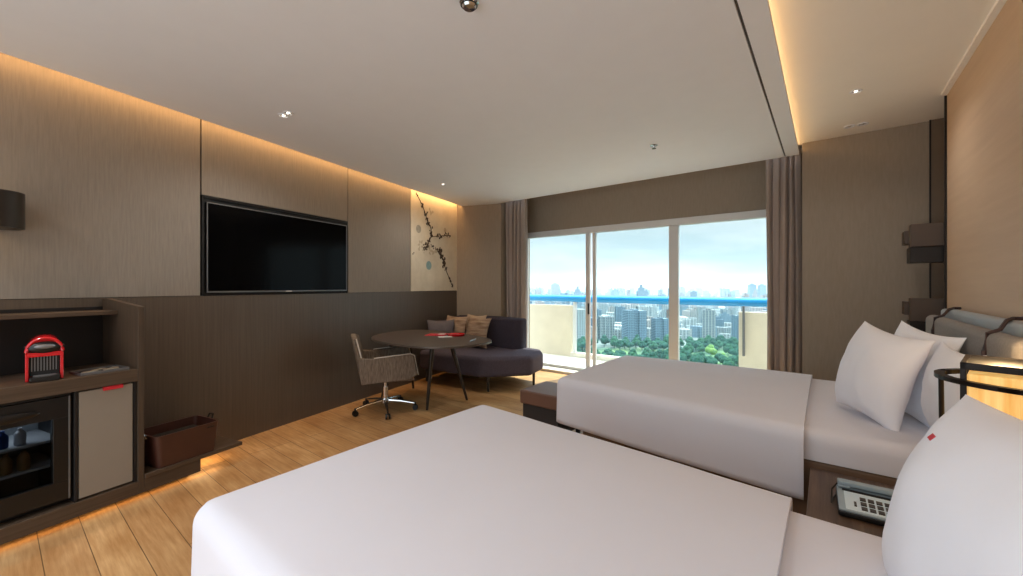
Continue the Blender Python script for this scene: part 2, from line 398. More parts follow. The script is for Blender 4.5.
for k in range(4):
    canister('drink_can', 'blue and silver can on the fridge middle shelf', 'can', 4.74+k*.06, .30, .12+.332+.012, .022, .085, 'can_blue' if k % 2 else 'shelf_white', 'cans in the minibar fridge')
for k in range(4):
    canister('glass_bottle', 'amber bottle standing on the fridge lower shelf', 'bottle', 4.73+k*.062, .31, .12+.2125, .024, .10, 'can_gold', 'bottles in the minibar fridge')

area('fridge_light', tw(4.84, .22, .12+.535), (.1, .3), (0, 0, ANG), .5, (.85, .93, 1))
# coffee machine
cf = thing('coffee_machine', 'small red capsule coffee machine on the dark minibar counter', 'coffee machine', tw(4.665, .34, .789), ANG-.27)
pts = [(-.062, 0), (.062, 0), (.066, .13), (.062, .17), (.045, .205), (.02, .222), (-.02, .222), (-.045, .205), (-.062, .17), (-.066, .13)]
# red shell : back slab with arched outline, side cheeks
MB().prism(pts, -.17, .012, 'x').build('body', 'red', cf, .006)
for s_ in (-1, 1): MB().prism([(-.03, 0), (.05, 0), (.05, .135), (.03, .155), (-.03, .165)], s_*.060-.006, s_*.060+.006, 'y').build('side_cheek', 'red', cf, .003)
mb = MB()
arc = [(.062*math.cos(a*PI/16), .150+.070*math.sin(a*PI/16)) for a in range(17)]
mb.tube([(.045, a, b) for a, b in arc], .0075, 8)
mb.box(.02, .05, -.06, .06, .125, .147)
mb.build('front_arch', 'red', cf)
bx(-.03, .03, -.052, .052, .025, .126).build('front_grille', 'black_matte', cf, .002)
mb = MB()
for k in range(9): mb.box(.030, .034, -.046+k*.0105, -.042+k*.0105, .05, .122)
mb.build('grille_rib', 'bezel', cf, smooth=False)
MB().ball((.038, 0, .170), .064, 24, (.38, 1.0, .50)).build('head', 'black', cf)
MB().ball((.052, 0, .176), .04, 20, (.35, 1.0, .35)).build('capsule_lid', 'bezel', cf)
bx(-.02, .02, -.07, .07, .168, .178).build('lever', 'black', cf, .003)
mb = MB(); mb.prism([(-.052, 0), (.052, 0), (.052, .03), (-.052, .022)], .03, .085, 'x'); mb.build('drip_tray', 'black', cf, .004)
bx(.035, .075, -.04, .04, .026, .030).build('drip_grid', 'bezel', cf)

# tray with sachets
tr = thing('serving_tray', 'flat dark tray on the minibar counter beside the coffee machine', 'tray', tw(4.45, .345, .789), ANG)
mb = MB(); mb.box(-.075, .075, -.10, .10, 0, .006)
mb.build('base', 'black', tr, .002)
mb = MB(); [mb.box(*r) for r in ((-.078, -.072, -.10, .10, .0, .014), (.072, .078, -.10, .10, .0, .014), (-.078, .078, -.103, -.098, 0, .014), (-.078, .078, .098, .103, 0, .014))]
mb.build('rim', 'bezel', tr, .001)
for k, (a, b, r) in enumerate(((4.50, .37, .3), (4.45, .33, .5), (4.41, .37, -.2), (4.39, .34, .9))):
    tag(bx(-.014, .014, -.032, .032, 0, .006).build('sugar_sachet', 'foil', None, .002, loc=tw(a, b, .7955+.0001), rz=ANG+r), 'pale narrow sachet lying in the dark tray on the minibar counter', 'sachet', 'sachets in the tray')

# leather hamper
hb = thing('leather_box', 'open burgundy brown leather box on the low ledge beside the cabinet', 'box', tw(4.055, .325, .151), ANG)
def rr(hw, hl, r, n=6):
    out = []
    for cx_, cy_, a0_ in ((hw-r, hl-r, 0), (-hw+r, hl-r, 90), (-hw+r, -hl+r, 180), (hw-r, -hl+r, 270)):
        for k in range(n+1):
            a = math.radians(a0_+k*90/n); out.append((cx_+r*math.cos(a), cy_+r*math.sin(a)))
    return out
mb = MB(); lev = [(rr(.125, .165, .03), 0), (rr(.14, .185, .035), .20), (rr(.130, .175, .03), .20), (rr(.118, .158, .028), .012)]
rings = [[mb.bm.verts.new((a, b, z)) for a, b in P] for P, z in lev]
for A, B in zip(rings, rings[1:]):
    for k in range(len(A)): mb.bm.faces.new((A[k], A[(k+1) % len(A)], B[(k+1) % len(A)], B[k]))
mb.bm.faces.new(rings[0][::-1]); mb.bm.faces.new(rings[-1])
mb.build('body', 'box_leather', hb)
for s_ in (-1, 1):
    MB().tube([(-.03, s_*.182, .175), (-.02, s_*.204, .222), (.02, s_*.204, .222), (.03, s_*.182, .175)], .006, 8).build('handle', 'chrome' if s_ < 0 else 'black', hb)
bx(.137, .1405, .10, .145, .170, .178).build('stitched_label', 'black', hb, loc=(.0, 0, 0))
bx(-.105, .105, -.145, .145, .0125, .15).build('inner_liner', 'black_matte', hb, .004)

# ------------------------------------------------------------------ beds
def rbox_grid(x0, x1, y0, y1, z0, z1, r, nx_=60, ny_=44, nz_=14, crown=0, flare=0, wr=0, seed=0, open_head=False, cr=None):
    """rounded draped box: top, sides and foot, no underside"""
    bm = bmesh.new(); vs = {}
    cx_, cy_, cz_ = (x0+x1)/2, (y0+y1)/2, (z0+z1)/2
    hx, hy = (x1-x0)/2, (y1-y0)/2; cr = cr or r
    def P(x, y, z):
        key = (round(x, 5), round(y, 5), round(z, 5))
        if key in vs: return vs[key]
        # rounding: vertical-edge radius cr, top radius r
        X, Y, Z = x-cx_, y-cy_, z
        ix, iy = max(-hx+cr, min(hx-cr, X)), max(-hy+cr, min(hy-cr, Y)); 
        if open_head: ix = max(-hx+cr, X)
        ox, oy = X-ix, Y-iy; oz = max(0, Z-(z1-r)); 
        m = max(abs(ox), abs(oy))/cr; lh = math.hypot(ox, oy)
        hxy = 0
        if lh > 1e-6: ux, uy = ox/lh, oy/lh
        else: ux = uy = 0
        a = m; b = oz/r
        mm = max(a, b); L = math.hypot(a, b)
        if L > 1e-6: a2, b2 = a/L*mm, b/L*mm
        else: a2 = b2 = 0
        X, Y = ix+ux*a2*cr, iy+uy*a2*cr
        Z = min(Z, z1-r)+b2*r
        tx = 1-min(1, abs(X)/hx)**3.0; ty = 1-min(1, abs(Y)/hy)**2.4
        k = max(0, (Z-z0)/(z1-z0))
        Z += crown*ty*(tx if X < 0 else 1)*(b2 if b2 > 0 else 0)
        f = flare*(1-k)
        X -= f*(abs(ux)*a2) if X < 0 else 0
        Y += f*uy*a2
        if wr:
            w = noise.noise(Vector((X*1.6+seed, Y*2.2, Z*1.3)))*wr + noise.noise(Vector((X*5+seed, Y*3, Z*2)))*wr*.35
            if a2 > .5: Y += uy*w*1.4; X += ux*w*1.2
            Z += w*.8*(b2 > 0)
        v = bm.verts.new((X+cx_, Y+cy_, Z)); vs[key] = v; return v
    def quad(*p):
        v = [P(*q) for q in p]
        if len(set(v)) == 4:
            try: bm.faces.new(v)
            except ValueError: pass
    def fr(n, a, b, e=0):   # samples crowded near the ends
        return [a+(b-a)*(.5-.5*math.cos(PI*i/n)) for i in range(n+1)]
    xs, ys = fr(nx_, x0, x1), fr(ny_, y0, y1); zs = [z0+(z1-z0)*(1-(1-i/nz_)**1.5) for i in range(nz_+1)]
    for i in range(nx_):
        for j in range(ny_): quad((xs[i], ys[j], z1), (xs[i+1], ys[j], z1), (xs[i+1], ys[j+1], z1), (xs[i], ys[j+1], z1))
        for k in range(nz_):
            for y in (y0, y1): quad((xs[i], y, zs[k]), (xs[i+1], y, zs[k]), (xs[i+1], y, zs[k+1]), (xs[i], y, zs[k+1]))
    for j in range(ny_):
        for k in range(nz_):
            for x in ((x0,) if open_head else (x0, x1)): quad((x, ys[j], zs[k]), (x, ys[j+1], zs[k]), (x, ys[j+1], zs[k+1]), (x, ys[j], zs[k+1]))
    bmesh.ops.recalc_face_normals(bm, faces=bm.faces)
    mb = MB(); mb.bm.free(); mb.bm = bm; return mb

def subd(*a):
    mb = bx(*a); bmesh.ops.bisect_plane(mb.bm, geom=mb.bm.verts[:]+mb.bm.edges[:]+mb.bm.faces[:], plane_co=(-.1, 0, 0), plane_no=(1, 0, 0)); return mb
def make_bed(label, y0, y1, x0, ztop, seed, sk, base_x0=-1.40):
    def skew(mb):
        for v in mb.bm.verts:
            if v.co.x < -.1:
                f = min(1, max(0, (v.co.y-y0)/(y1-y0))); v.co.y += -(v.co.x+.1)*(sk[0]+(sk[1]-sk[0])*f)
        return mb
    b = thing('twin_bed', label, 'bed', ((x0+.5)/2, (y0+y1)/2, 0))
    ox, oy = -(x0+.5)/2, -(y0+y1)/2
    def part(mb, *a, **k): mb.move((ox, oy, 0)); return mb.build(*a, **k)
    part(skew(subd(base_x0, .50, y0+.06, y1-.06, .10, .44)), 'bed_base', 'bedbase', b, .012)
    part(skew(subd(base_x0+.1, .45, y0+.12, y1-.12, .0, .10)), 'plinth', 'dark_base', b)
    part(skew(rbox_grid(x0+.12, .49, y0+.055, y1-.055, .445, ztop-.018, .05, 30, 24, 8, crown=.012, wr=.004, seed=seed)), 'mattress', 'sheet', b)
    o = part(skew(rbox_grid(x0, -.085, y0, y1, .27, ztop, .06, 60, 44, 16, crown=.032, flare=.012, wr=.007, seed=seed, open_head=True, cr=.055)), 'duvet', 'duvet', b)
    m = o.modifiers.new('thick', 'SOLIDIFY'); m.thickness = .022; m.offset = -1
    return b
make_bed('white twin bed nearest the camera, filling the bottom of the view', .37, 1.57, -1.55, .62, 3, (.0, .11), -1.38)
make_bed('white twin bed nearest the window, brown base showing beside the nightstand', 2.36, 3.90, -1.60, .60, 11, (.15, -.02), -1.38)

def pillow_mesh(L, Hh, T, seed, nu=36, nv=28):
    """L along local y, Hh up local z, T thick along local x, standing on its long edge"""
    bm = bmesh.new()
    side = []
    for sgn in (-1, 1):
        g = []
        for i in range(nu+1):
            a = math.sin((i/nu-.5)*PI)
            row = []
            for j in range(nv+1):
                b = math.sin((j/nv-.5)*PI)
                pin = .11
                y = a*(1-pin*(1-b*b)*0-pin*(abs(b)**0)*(1-abs(b)**2)*abs(a)**2)
                z = b*(1-pin*(1-abs(a)**2)*abs(b)**2)
                # let the corners stick out as ears
                ta = max(0, 1-abs(a)**2.6)**.55; tb = max(0, 1-abs(b)**2.6)**.55
                x = sgn*T/2*ta*tb
                w = noise.noise(Vector((a*2.4+seed, b*2.4, sgn)))*.010*(ta*tb) + noise.noise(Vector((a*7+seed, b*5, sgn*2)))*.004*(ta*tb)**.5
                row.append((x+sgn*w, y*L/2, z*Hh/2))
            g.append(row)
        side.append(g)
    V = {}
    def vert(sd, i, j):
        if i in (0, nu) or j in (0, nv): k = (0, i, j)
        else: k = (sd, i, j)
        if k not in V:
            co = side[sd][i][j]
            if k[0] == 0 and (i in (0, nu) or j in (0, nv)): co = (0, co[1], co[2])
            V[k] = bm.verts.new(co)
        return V[k]
    for sd in (0, 1):
        for i in range(nu):
            for j in range(nv): bm.faces.new((vert(sd, i, j), vert(sd, i+1, j), vert(sd, i+1, j+1), vert(sd, i, j+1)))
    mb = MB(); mb.bm.free(); mb.bm = bm; return mb
def pillow(name, label, cat, L, Hh, T, loc, lean, yaw, mat, seed=0, group=None, roll=0, bend=.06):
    mb = pillow_mesh(L, Hh, T, seed)
    for v in mb.bm.verts:   # sag: the lower part bends forward
        v.co.x += bend*((v.co.z/(Hh/2))**2)*.5
    mb.bm.transform(Matrix.Rotation(yaw, 4, 'Z') @ Matrix.Rotation(lean, 4, 'Y') @ Matrix.Rotation(roll, 4, 'X'))
    return tag(mb.build(name, mat, None, loc=loc), label, cat, group)
pillow('bed_pillow', 'plump white pillow standing at the front of the far bed pillows', 'pillow', .41, .49, .19, (.195, 2.80, .828), .22, .62, 'pillow', 1, roll=.14)
pillow('bed_pillow', 'white pillow against the grey headboard, just behind the front pillow', 'pillow', .44, .49, .12, (.355, 2.93, .828), .12, .42, 'pillow', 5, roll=.10)
pillow('bed_pillow', 'white pillow on the far bed partly hidden by the lit bedside lamp', 'pillow', .46, .44, .11, (.41, 2.52, .802), .06, .10, 'pillow', 7)
p1 = pillow('bed_pillow', 'large white pillow on the near bed at the right edge', 'pillow', .74, .51, .28, (.308, 1.06, .792), .31, .38, 'pillow', 9, roll=-.02)
hit, hp, hn, _ = p1.data.polygons and p1.ray_cast(Vector((-.308, -1.06, 1.28-.792)), Vector((.205, 1.426, -.373)))
if hit:
    tg = bx(-.012, .012, -.007, .007, -.001, .002).build('red_woven_tag', 'red_paper', p1, loc=hp)
    tg.rotation_euler = hn.to_track_quat('Z', 'Y').to_euler()

# headboards on the wall
def headboard(label, y0, y1):
    h = thing('headboard', label, 'headboard', (.562, (y0+y1)/2, .3)); o = -(y0+y1)/2
    bx(.02, .095, y0+o, y1+o, .0, .835).build('back_panel', 'hb_back', h, .02)
    bx(-.055, .018, y0+.03+o, y1-.03+o, .2, .795).build('front_cushion', 'hb_front', h, .034, 5)
    for f in (.2, .80):
        yy = y0+(y1-y0)*f+o
        MB().tube([(-.060, yy, .42), (-.062, yy, .72), (-.05, yy+.01, .79), (-.015, yy+.02, .806), (.02, yy+.10, .838), (.05, yy+.16, .845), (.082, yy+.17, .845)], .0075, 8).build('strap', 'strap', h)
    return h
headboard('grey padded headboard with two dark straps behind the far bed', 2.12, 3.78)
headboard('grey padded headboard with two dark straps behind the near bed', .10, 1.70)

# nightstand
ns = thing('nightstand', 'brown wooden nightstand between the two beds', 'nightstand', (.24, 2.03, 0))
bx(-.30, .30, -.34, .345, .385, .425).build('top', 'wood_ns', ns, .003)
bx(-.28, .30, -.32, .32, .06, .384).build('body', 'cabinet', ns, .003)
d_ = bx(-.292, -.281, -.31, .31, .22, .375).build('drawer', 'cabinet', ns, .002)
bx(-.30, -.293, -.06, .06, .30, .312).build('pull', 'dark_metal', d_)
bx(-.24, .30, -.28, .28, 0, .059).build('plinth', 'dark_base', ns)

# telephone
ph = thing('desk_telephone', 'pale blue-grey desk telephone with keypad on the nightstand', 'telephone', (.14, 2.03, .426), math.radians(2)); ph.scale = (.9, .9, .9)
mb = MB(); mb.prism([(-.10, 0), (.10, 0), (.10, .055), (-.10, .022)], -.12, .125, 'x'); mb.build('body', 'black', ph, .006)
mb = MB(); mb.prism([(-.098, .022), (.100, .0555), (.100, .0625), (-.098, .030)], -.118, .123, 'x'); mb.build('bezel_plate', 'phone', ph, .004)
mb = MB(); mb.prism([(-.090, .031), (.040, .0525), (.040, .0545), (-.090, .033)], -.095, .118, 'x'); fp = mb.build('faceplate', 'phone_face', ph)
mb = MB(); mb.prism([(.041, .054), (.053, .056), (.053, .059), (.041, .057)], -.10, .12, 'x'); mb.build('cradle_gap', 'black', ph)
def slope(y): return .033+(y+.090)*(.0215/.130)
for i in range(3):
    for j in range(4):
        X = -.035+j*.026; Y = -.066+i*.032
        mb = MB(); mb.prism([(Y-.010, slope(Y-.010)), (Y+.010, slope(Y+.010)), (Y+.010, slope(Y+.010)+.004), (Y-.010, slope(Y-.010)+.004)], X-.0095, X+.0095, 'x'); mb.build('key', 'dark_metal', ph)
mb = MB(); mb.prism([(-.07, slope(-.07)), (.02, slope(.02)), (.02, slope(.02)+.003), (-.07, slope(-.07)+.003)], .082, .092, 'x'); mb.build('speed_dial_strip', 'dark_metal', ph)
mb = MB(); mb.prism([(-.06, slope(-.06)), (-.03, slope(-.03)), (-.03, slope(-.03)+.003), (-.06, slope(-.06)+.003)], -.066, -.058, 'x'); mb.build('message_lamp', 'dark_metal', ph)
mb = MB(); mb.box(-.115, .12, .058, .096, .066, .086); mb.box(-.115, -.07, .055, .098, .058, .07); mb.box(.075, .12, .055, .098, .058, .07); mb.build('handset', 'phone', ph, .008)
MB().tube([(-.115, .07, .07), (-.135, .04, .05), (-.14, -.02, .012), (-.13, .05, .006), (-.121, .08, .01)], .003, 8).build('cord', 'black', ph)

# bedside lamp : amber paper box in a black frame with a hoop
bl = thing('bedside_lamp', 'lit amber bedside lamp in black frame with a curved hoop', 'lamp', (.455, 1.96, .426), -.23)
X0, X1, Y0_, Y1_, ZT = -.10, .085, -.12, .12, .615
bx(X0+.014, X1-.008, Y0_+.014, Y1_-.014, .05, ZT-.035).build('paper_shade', 'glow_amber', bl, .006)
mb = MB(); t_ = .007
for a in (X0, X1-.014):
    for b_ in (Y0_, Y1_-.014): mb.box(a, a+.014, b_, b_+.014, 0, ZT)
for z in (.03, ZT-.022):
    mb.box(X0, X1, Y0_, Y0_+.014, z, z+.022); mb.box(X0, X1, Y1_-.014, Y1_, z, z+.022); mb.box(X0, X0+.014, Y0_, Y1_, z, z+.022); mb.box(X1-.014, X1, Y0_, Y1_, z, z+.022)
mb.build('frame', 'frame_black', bl, .002)
bx(X0+.004, X1-.004, Y0_+.004, Y1_-.004, ZT-.012, ZT-.002).build('top_cap', 'black_matte', bl)
bx(X0-.02, X1, Y0_-.02, Y1_+.02, 0, .018).build('base', 'frame_black', bl, .004)
mb = MB(); pts = []
for k in range(25):
    a = math.radians(90+k*180/24); pts.append((.06+.215*math.cos(a), .185*math.sin(a), .555))
R1 = [Vector(p) for p in pts]
for zz in (0,):
    for p, q_ in zip(R1, R1[1:]):
        n1 = (Vector((p.x-.075, p.y, 0))).normalized()*.012; n2 = (Vector((q_.x-.075, q_.y, 0))).normalized()*.012
        vs = [p-n1, q_-n2, q_+n2, p+n1]; lo = [mb.bm.verts.new(v-Vector((0, 0, .007))) for v in vs]; hi = [mb.bm.verts.new(v+Vector((0, 0, .007))) for v in vs]
        mb.bm.faces.new(lo[::-1]); mb.bm.faces.new(hi)
        for i in range(4): mb.bm.faces.new((lo[i], lo[(i+1) % 4], hi[(i+1) % 4], hi[i]))
bmesh.ops.remove_doubles(mb.bm, verts=mb.bm.verts, dist=1e-5)
mb.build('hoop', 'frame_black', bl)
MB().tube([(-.150, .0, .55), (-.147, 0, .30), (-.118, 0, .014)], .007, 8).build('hoop_stay', 'frame_black', bl)
l = bpy.data.lights.new('bedside_bulb', 'POINT'); l.energy = 3; l.color = (1, .66, .32); l.shadow_soft_size = .05
o = bpy.data.objects.new('bedside_bulb', l); C.objects.link(o); o.location = (.45, 1.96, 1.10)

# bench at the foot of the far bed
bn = thing('foot_bench', 'low brown leather bench at the foot of the window-side bed', 'bench', (-1.86, 2.97, 0))
bx(-.20, .19, -.21, .20, .285, .40).build('seat_cushion', 'leather', bn, .014)
bx(-.18, .17, -.19, .18, .06, .284).build('base_rail', 'dark_base', bn, .004)
for a in (-.16, .14):
    for b_ in (-.17, .15): bx(a, a+.03, b_, b_+.03, 0, .06).build('leg', 'dark_base', bn)

# ------------------------------------------------------------------ desk table
def smooth_poly(pts, n=3):
    for _ in range(n):
        o_ = []
        for i in range(len(pts)):
            a, b_ = Vector(pts[i]), Vector(pts[(i+1) % len(pts)]); o_ += [tuple(a*.75+b_*.25), tuple(a*.25+b_*.75)]
        pts = o_
    return pts
TX, TY = -3.36, 2.84
dt = thing('desk_table', 'dark round-cornered desk table with slim splayed legs by the sofa', 'table', (TX, TY, 0))
outl = [(-3.90, 2.50), (-4.10, 3.0), (-3.98, 3.30), (-3.45, 3.32), (-2.56, 3.14), (-2.54, 2.60), (-2.80, 2.31), (-3.45, 2.30)]
sp = smooth_poly([(a-TX, b_-TY) for a, b_ in outl], 3)
MB().prism(sp, .722, .742, top=sp).build('tabletop', 'table', dt, .004)
inn = [(a*.93, b_*.93) for a, b_ in sp]
MB().prism([(a*.80, b_*.80) for a, b_ in sp], .705, .7215, top=inn).build('under_frame', 'table_leg', dt)
for (fx, fy, tx_, ty_) in ((-3.255, 2.765, -3.23, 2.82), (-3.186, 3.283, -3.30, 3.12), (-4.08, 3.246, -3.97, 3.10), (-4.00, 2.74, -3.88, 2.80)):
    MB().tube([(tx_-TX, ty_-TY, .706), ((tx_*.5+fx*.5)-TX, (ty_*.5+fy*.5)-TY, .36), (fx-TX, fy-TY, 0)], [.028, .021, .013], 12).build('leg', 'table_leg', dt)
# things on the table
def P_(u, v, z):
    a = (u-CX_)/F_; d = (H_-z)*F_/(v-CY_)
    return (d*(-math.sin(TH)+a*math.cos(TH)), d*(math.cos(TH)+a*math.sin(TH)), z)
o = thing('red_folder', 'open red folder lying on the dark desk table', 'folder', P_(437, 335, .7425), .5)
bx(-.11, .0, -.08, .08, 0, .006).build('cover', 'red_paper', o, .001); bx(.001, .11, -.08, .08, 0, .012).build('pages', 'red_paper', o, .001)
bx(.02, .09, -.04, .04, .012, .013).build('printed_panel', 'white_paper', o)
o = tag(bx(-.07, .07, -.045, .045, 0, .004).build('white_card', 'white_paper', None, .001, loc=P_(445, 337, .7425), rz=1.0), 'white card beside the red folder on the table', 'card')
o = thing('red_tray', 'small round red tray with cup ring on the desk table', 'tray', P_(456, 335.5, .7425), 0)
MB().lathe([(0, 0), (.09, 0), (.10, .018), (.094, .018), (.085, .006), (0, .006)], 32).build('dish', 'red', o)
MB().lathe([(.0, .0065), (.035, .0065), (.035, .018), (0, .018)], 20).build('red_candle', 'red_paper', o)
tag(MB().tube([P_(470, 341, .7465), P_(476, 338.8, .7465)], .0035, 8).build('silver_pen', 'chrome'), 'silver pen lying near the right end of the desk table', 'pen')

# ------------------------------------------------------------------ office chair
CHX, CHY = -3.58, 2.49
ch = thing('office_chair', 'taupe fabric swivel armchair with chrome five star base', 'chair', (CHX, CHY, 0), math.atan2(.84, .54)-PI/2); ch.scale = (.95, .95, 1)
# local +y forward
def slab(mb, pts, thick):   # pts: list of 4 corner vectors; thin slab made by extruding along the normal
    pts = [Vector(p) for p in pts]; n = (pts[1]-pts[0]).cross(pts[-1]-pts[0]).normalized()*thick
    lo = [mb.bm.verts.new(p) for p in pts]; hi = [mb.bm.verts.new(p+n) for p in pts]; k = len(pts)
    mb.bm.faces.new(lo[::-1]); mb.bm.faces.new(hi)
    for i in range(k): mb.bm.faces.new((lo[i], lo[(i+1) % k], hi[(i+1) % k], hi[i]))
    return mb
# curved back : grid that wraps into the arms
mb = MB(); nb = 14; nh = 8; outer = []; inner = []
def backpt(i, j, off):
    a = -1+2*i/nb; h = j/nh
    wdt = (.255-.045*h)-off; x = a*wdt
    y = -.205-.115*h-(.05-.02*h)*(1-a*a) + off*1.0
    z = .335+.465*h-.03*a*a*h
    return (x, y, z)
for off in (0, .05):
    outer.append([[mb.bm.verts.new(backpt(i, j, off)) for j in range(nh+1)] for i in range(nb+1)])
O, I = outer
for i in range(nb):
    for j in range(nh):
        mb.bm.faces.new((O[i][j], O[i+1][j], O[i+1][j+1], O[i][j+1])); mb.bm.faces.new((I[i][j], I[i][j+1], I[i+1][j+1], I[i+1][j]))
    mb.bm.faces.new((O[i][nh], O[i+1][nh], I[i+1][nh], I[i][nh])); mb.bm.faces.new((O[i][0], I[i][0], I[i+1][0], O[i+1][0]))
for j in range(nh):
    mb.bm.faces.new((O[0][j], O[0][j+1], I[0][j+1], I[0][j])); mb.bm.faces.new((O[nb][j], I[nb][j], I[nb][j+1], O[nb][j+1]))
mb.build('backrest', 'chair', ch, .012)
pr_ = []
for i in range(nb+1): 
    a = Vector(backpt(i, nh, .0)); pr_.append(a+Vector((0, .004, .002)))
MB().tube([Vector(backpt(nb, j, .02))+Vector((.004, .012, 0)) for j in range(2, nh+1)]+[], .006, 8).build('edge_piping', 'piping', ch)
for s_ in (-1, 1):
    prof = [(-.24, .335), (.23, .355), (.315, .40), (.27, .60), (.235, .615), (-.13, .585), (-.27, .60)]
    mb = MB(); mb.prism(prof, s_*.255-.022, s_*.255+.022, 'x')
    for v in mb.bm.verts: v.co.x += s_*(.0+.04*max(0, v.co.z-.4)/.2)
    mb.build('armrest', 'chair', ch, .014)
    MB().tube([(s_*(.277+.036), -.12, .592), (s_*(.277+.038), .235, .620), (s_*(.277+.035), .277, .600), (s_*(.277+.0), .320, .40)], .005, 8).build('edge_piping', 'piping', ch)
bx(-.235, .235, -.22, .29, .335, .375).build('seat_shell', 'chair', ch, .015)
bx(-.222, .222, -.19, .29, .376, .455).build('seat_cushion', 'chair', ch, .03, 4)
MB().cyl((0, 0, .10), (0, 0, .25), .030).cyl((0, 0, .25), (0, 0, .325), .018).build('gas_column', 'chrome', ch)
bx(-.09, .09, -.08, .08, .315, .334).build('mechanism', 'black', ch, .006)
MB().tube([(.02, 0, .318), (.16, .02, .316), (.2, .02, .312)], .006, 8).build('tilt_lever', 'black', ch)
MB().lathe([(0, .075), (.045, .075), (.05, .09), (.04, .13), (0, .13)], 20).build('hub', 'chrome', ch)
for k in range(5):
    # feet directions measured in world, turned into the chair's frame
    wa = math.atan2(2.172-2.49, -3.65+3.58)+k*2*PI/5; la = wa-(math.atan2(.84, .54)-PI/2)
    c_, s2 = math.cos(la), math.sin(la)
    lg = MB().tube([(c_*.035, s2*.035, .108), (c_*.17, s2*.17, .096), (c_*.31, s2*.31, .072)], [.020, .015, .011], 10).build('base_leg', 'chrome', ch)
    mb = MB(); mb.cyl((c_*.32, s2*.32, .045), (c_*.32, s2*.32, .08), .008)
    tx_, ty_ = -s2, c_
    for q_ in (-1, 1): mb.cyl((c_*.32+tx_*q_*.006, s2*.32+ty_*q_*.006, .030), (c_*.32+tx_*q_*.024, s2*.32+ty_*q_*.024, .030), .030, .026, 20)
    mb.build('caster', 'black', ch)

# ------------------------------------------------------------------ corner sofa
sf = thing('corner_sofa', 'plum grey corner chaise sofa with low curved back by the window', 'sofa', (-3.7, 4.0, 0))
def sp_(pts): return [(a+3.7, b_-4.0) for a, b_ in pts]
seatp = sp_([(-4.30, 3.50), (-3.27, 3.58), (-2.84, 4.06), (-2.93, 4.44), (-3.06, 4.60), (-3.90, 4.68), (-4.50, 4.47)])
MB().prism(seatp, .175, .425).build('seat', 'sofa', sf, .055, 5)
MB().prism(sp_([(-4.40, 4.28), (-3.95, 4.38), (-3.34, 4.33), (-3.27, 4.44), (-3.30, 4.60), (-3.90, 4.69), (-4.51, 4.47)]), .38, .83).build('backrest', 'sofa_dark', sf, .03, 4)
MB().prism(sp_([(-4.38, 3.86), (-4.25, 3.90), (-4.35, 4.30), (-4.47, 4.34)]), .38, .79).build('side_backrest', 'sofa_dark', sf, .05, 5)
for a, b_ in ((-3.236, 3.70), (-2.98, 4.30), (-4.24, 3.60), (-4.42, 4.38), (-3.12, 4.50)):
    MB().cyl((a+3.7, b_-4, 0), (a+3.7, b_-4, .18), .014, .020, 12).build('leg', 'table_leg', sf)
pillow('sofa_cushion', 'largest tan slubbed cushion at the front of the sofa', 'cushion', .46, .42, .12, (-3.80, 4.10, .65), .22, PI/2-.10, 'cush_tan', 2, None)
pillow('sofa_cushion', 'tan slubbed cushion half hidden behind the largest sofa cushion', 'cushion', .42, .40, .11, (-4.15, 4.03, .668), .20, PI/2+.05, 'cush_tan', 4, None)
pillow('sofa_cushion', 'plain pale cushion peeping above the two tan ones', 'cushion', .38, .44, .07, (-3.99, 4.27, .655), .10, PI/2, 'cush_cream', 6, None)
pillow('sofa_cushion', 'dark grey cushion in the left corner of the sofa', 'cushion', .38, .38, .11, (-4.18, 3.80, .635), .20, PI/2+.9, 'cush_grey', 8, None)

# ------------------------------------------------------------------ curtains
def curtain(name, label, x0, x1, yc, folds, amp, phase, ztop=2.66, mat='curtain'):
    bm = bmesh.new(); nu, nv = folds*14, 26; rows = []
    for j in range(nv+1):
        z = .02+(ztop-.02)*j/nv; h = j/nv; r = []
        for i in range(nu+1):
            s_ = i/nu; a = s_*folds*2*PI+phase
            pinch = 1-.55*max(0, (h-.94)/.06)
            y = yc+amp*pinch*(math.sin(a)+.25*math.sin(2.3*a+h*1.5)) + .012*math.sin(3*h+s_*5)
            x = x0+(x1-x0)*s_ + .012*math.cos(a)*pinch+.008*math.sin(h*4+s_*7)
            r.append(bm.verts.new((x, y, z)))
        rows.append(r)
    for j in range(nv):
        for i in range(nu): bm.faces.new((rows[j][i], rows[j][i+1], rows[j+1][i+1], rows[j+1][i]))
    xm, root = (x0+x1)/2, None
    root = thing(name, label, 'curtain', ((x0+x1)/2, yc, 0))
    mb = MB(); mb.bm.free(); mb.bm = bm; mb.move((-xm, -yc, 0))
    o = mb.build('drape', mat, root); m = o.modifiers.new('thick', 'SOLIDIFY'); m.thickness = .006
    bx(x0-xm, x1-xm, -.04, .04, ztop, ztop+.03).build('heading_track', 'white_frame', root, .002)
    return root
curtain('curtain', 'taupe pleated curtain left of the window behind the sofa', -3.875, -3.53, 4.86, 5, .045, .4)
curtain('curtain', 'taupe pleated curtain right of the window beyond the bed', -.49, -.195, 4.90, 5, .040, 1.1)
s_ = curtain('sheer_curtain', 'narrow pale grey lining drawn back beside the left curtain', -3.875, -3.70, 5.14, 4, .03, .2, mat='sheer')

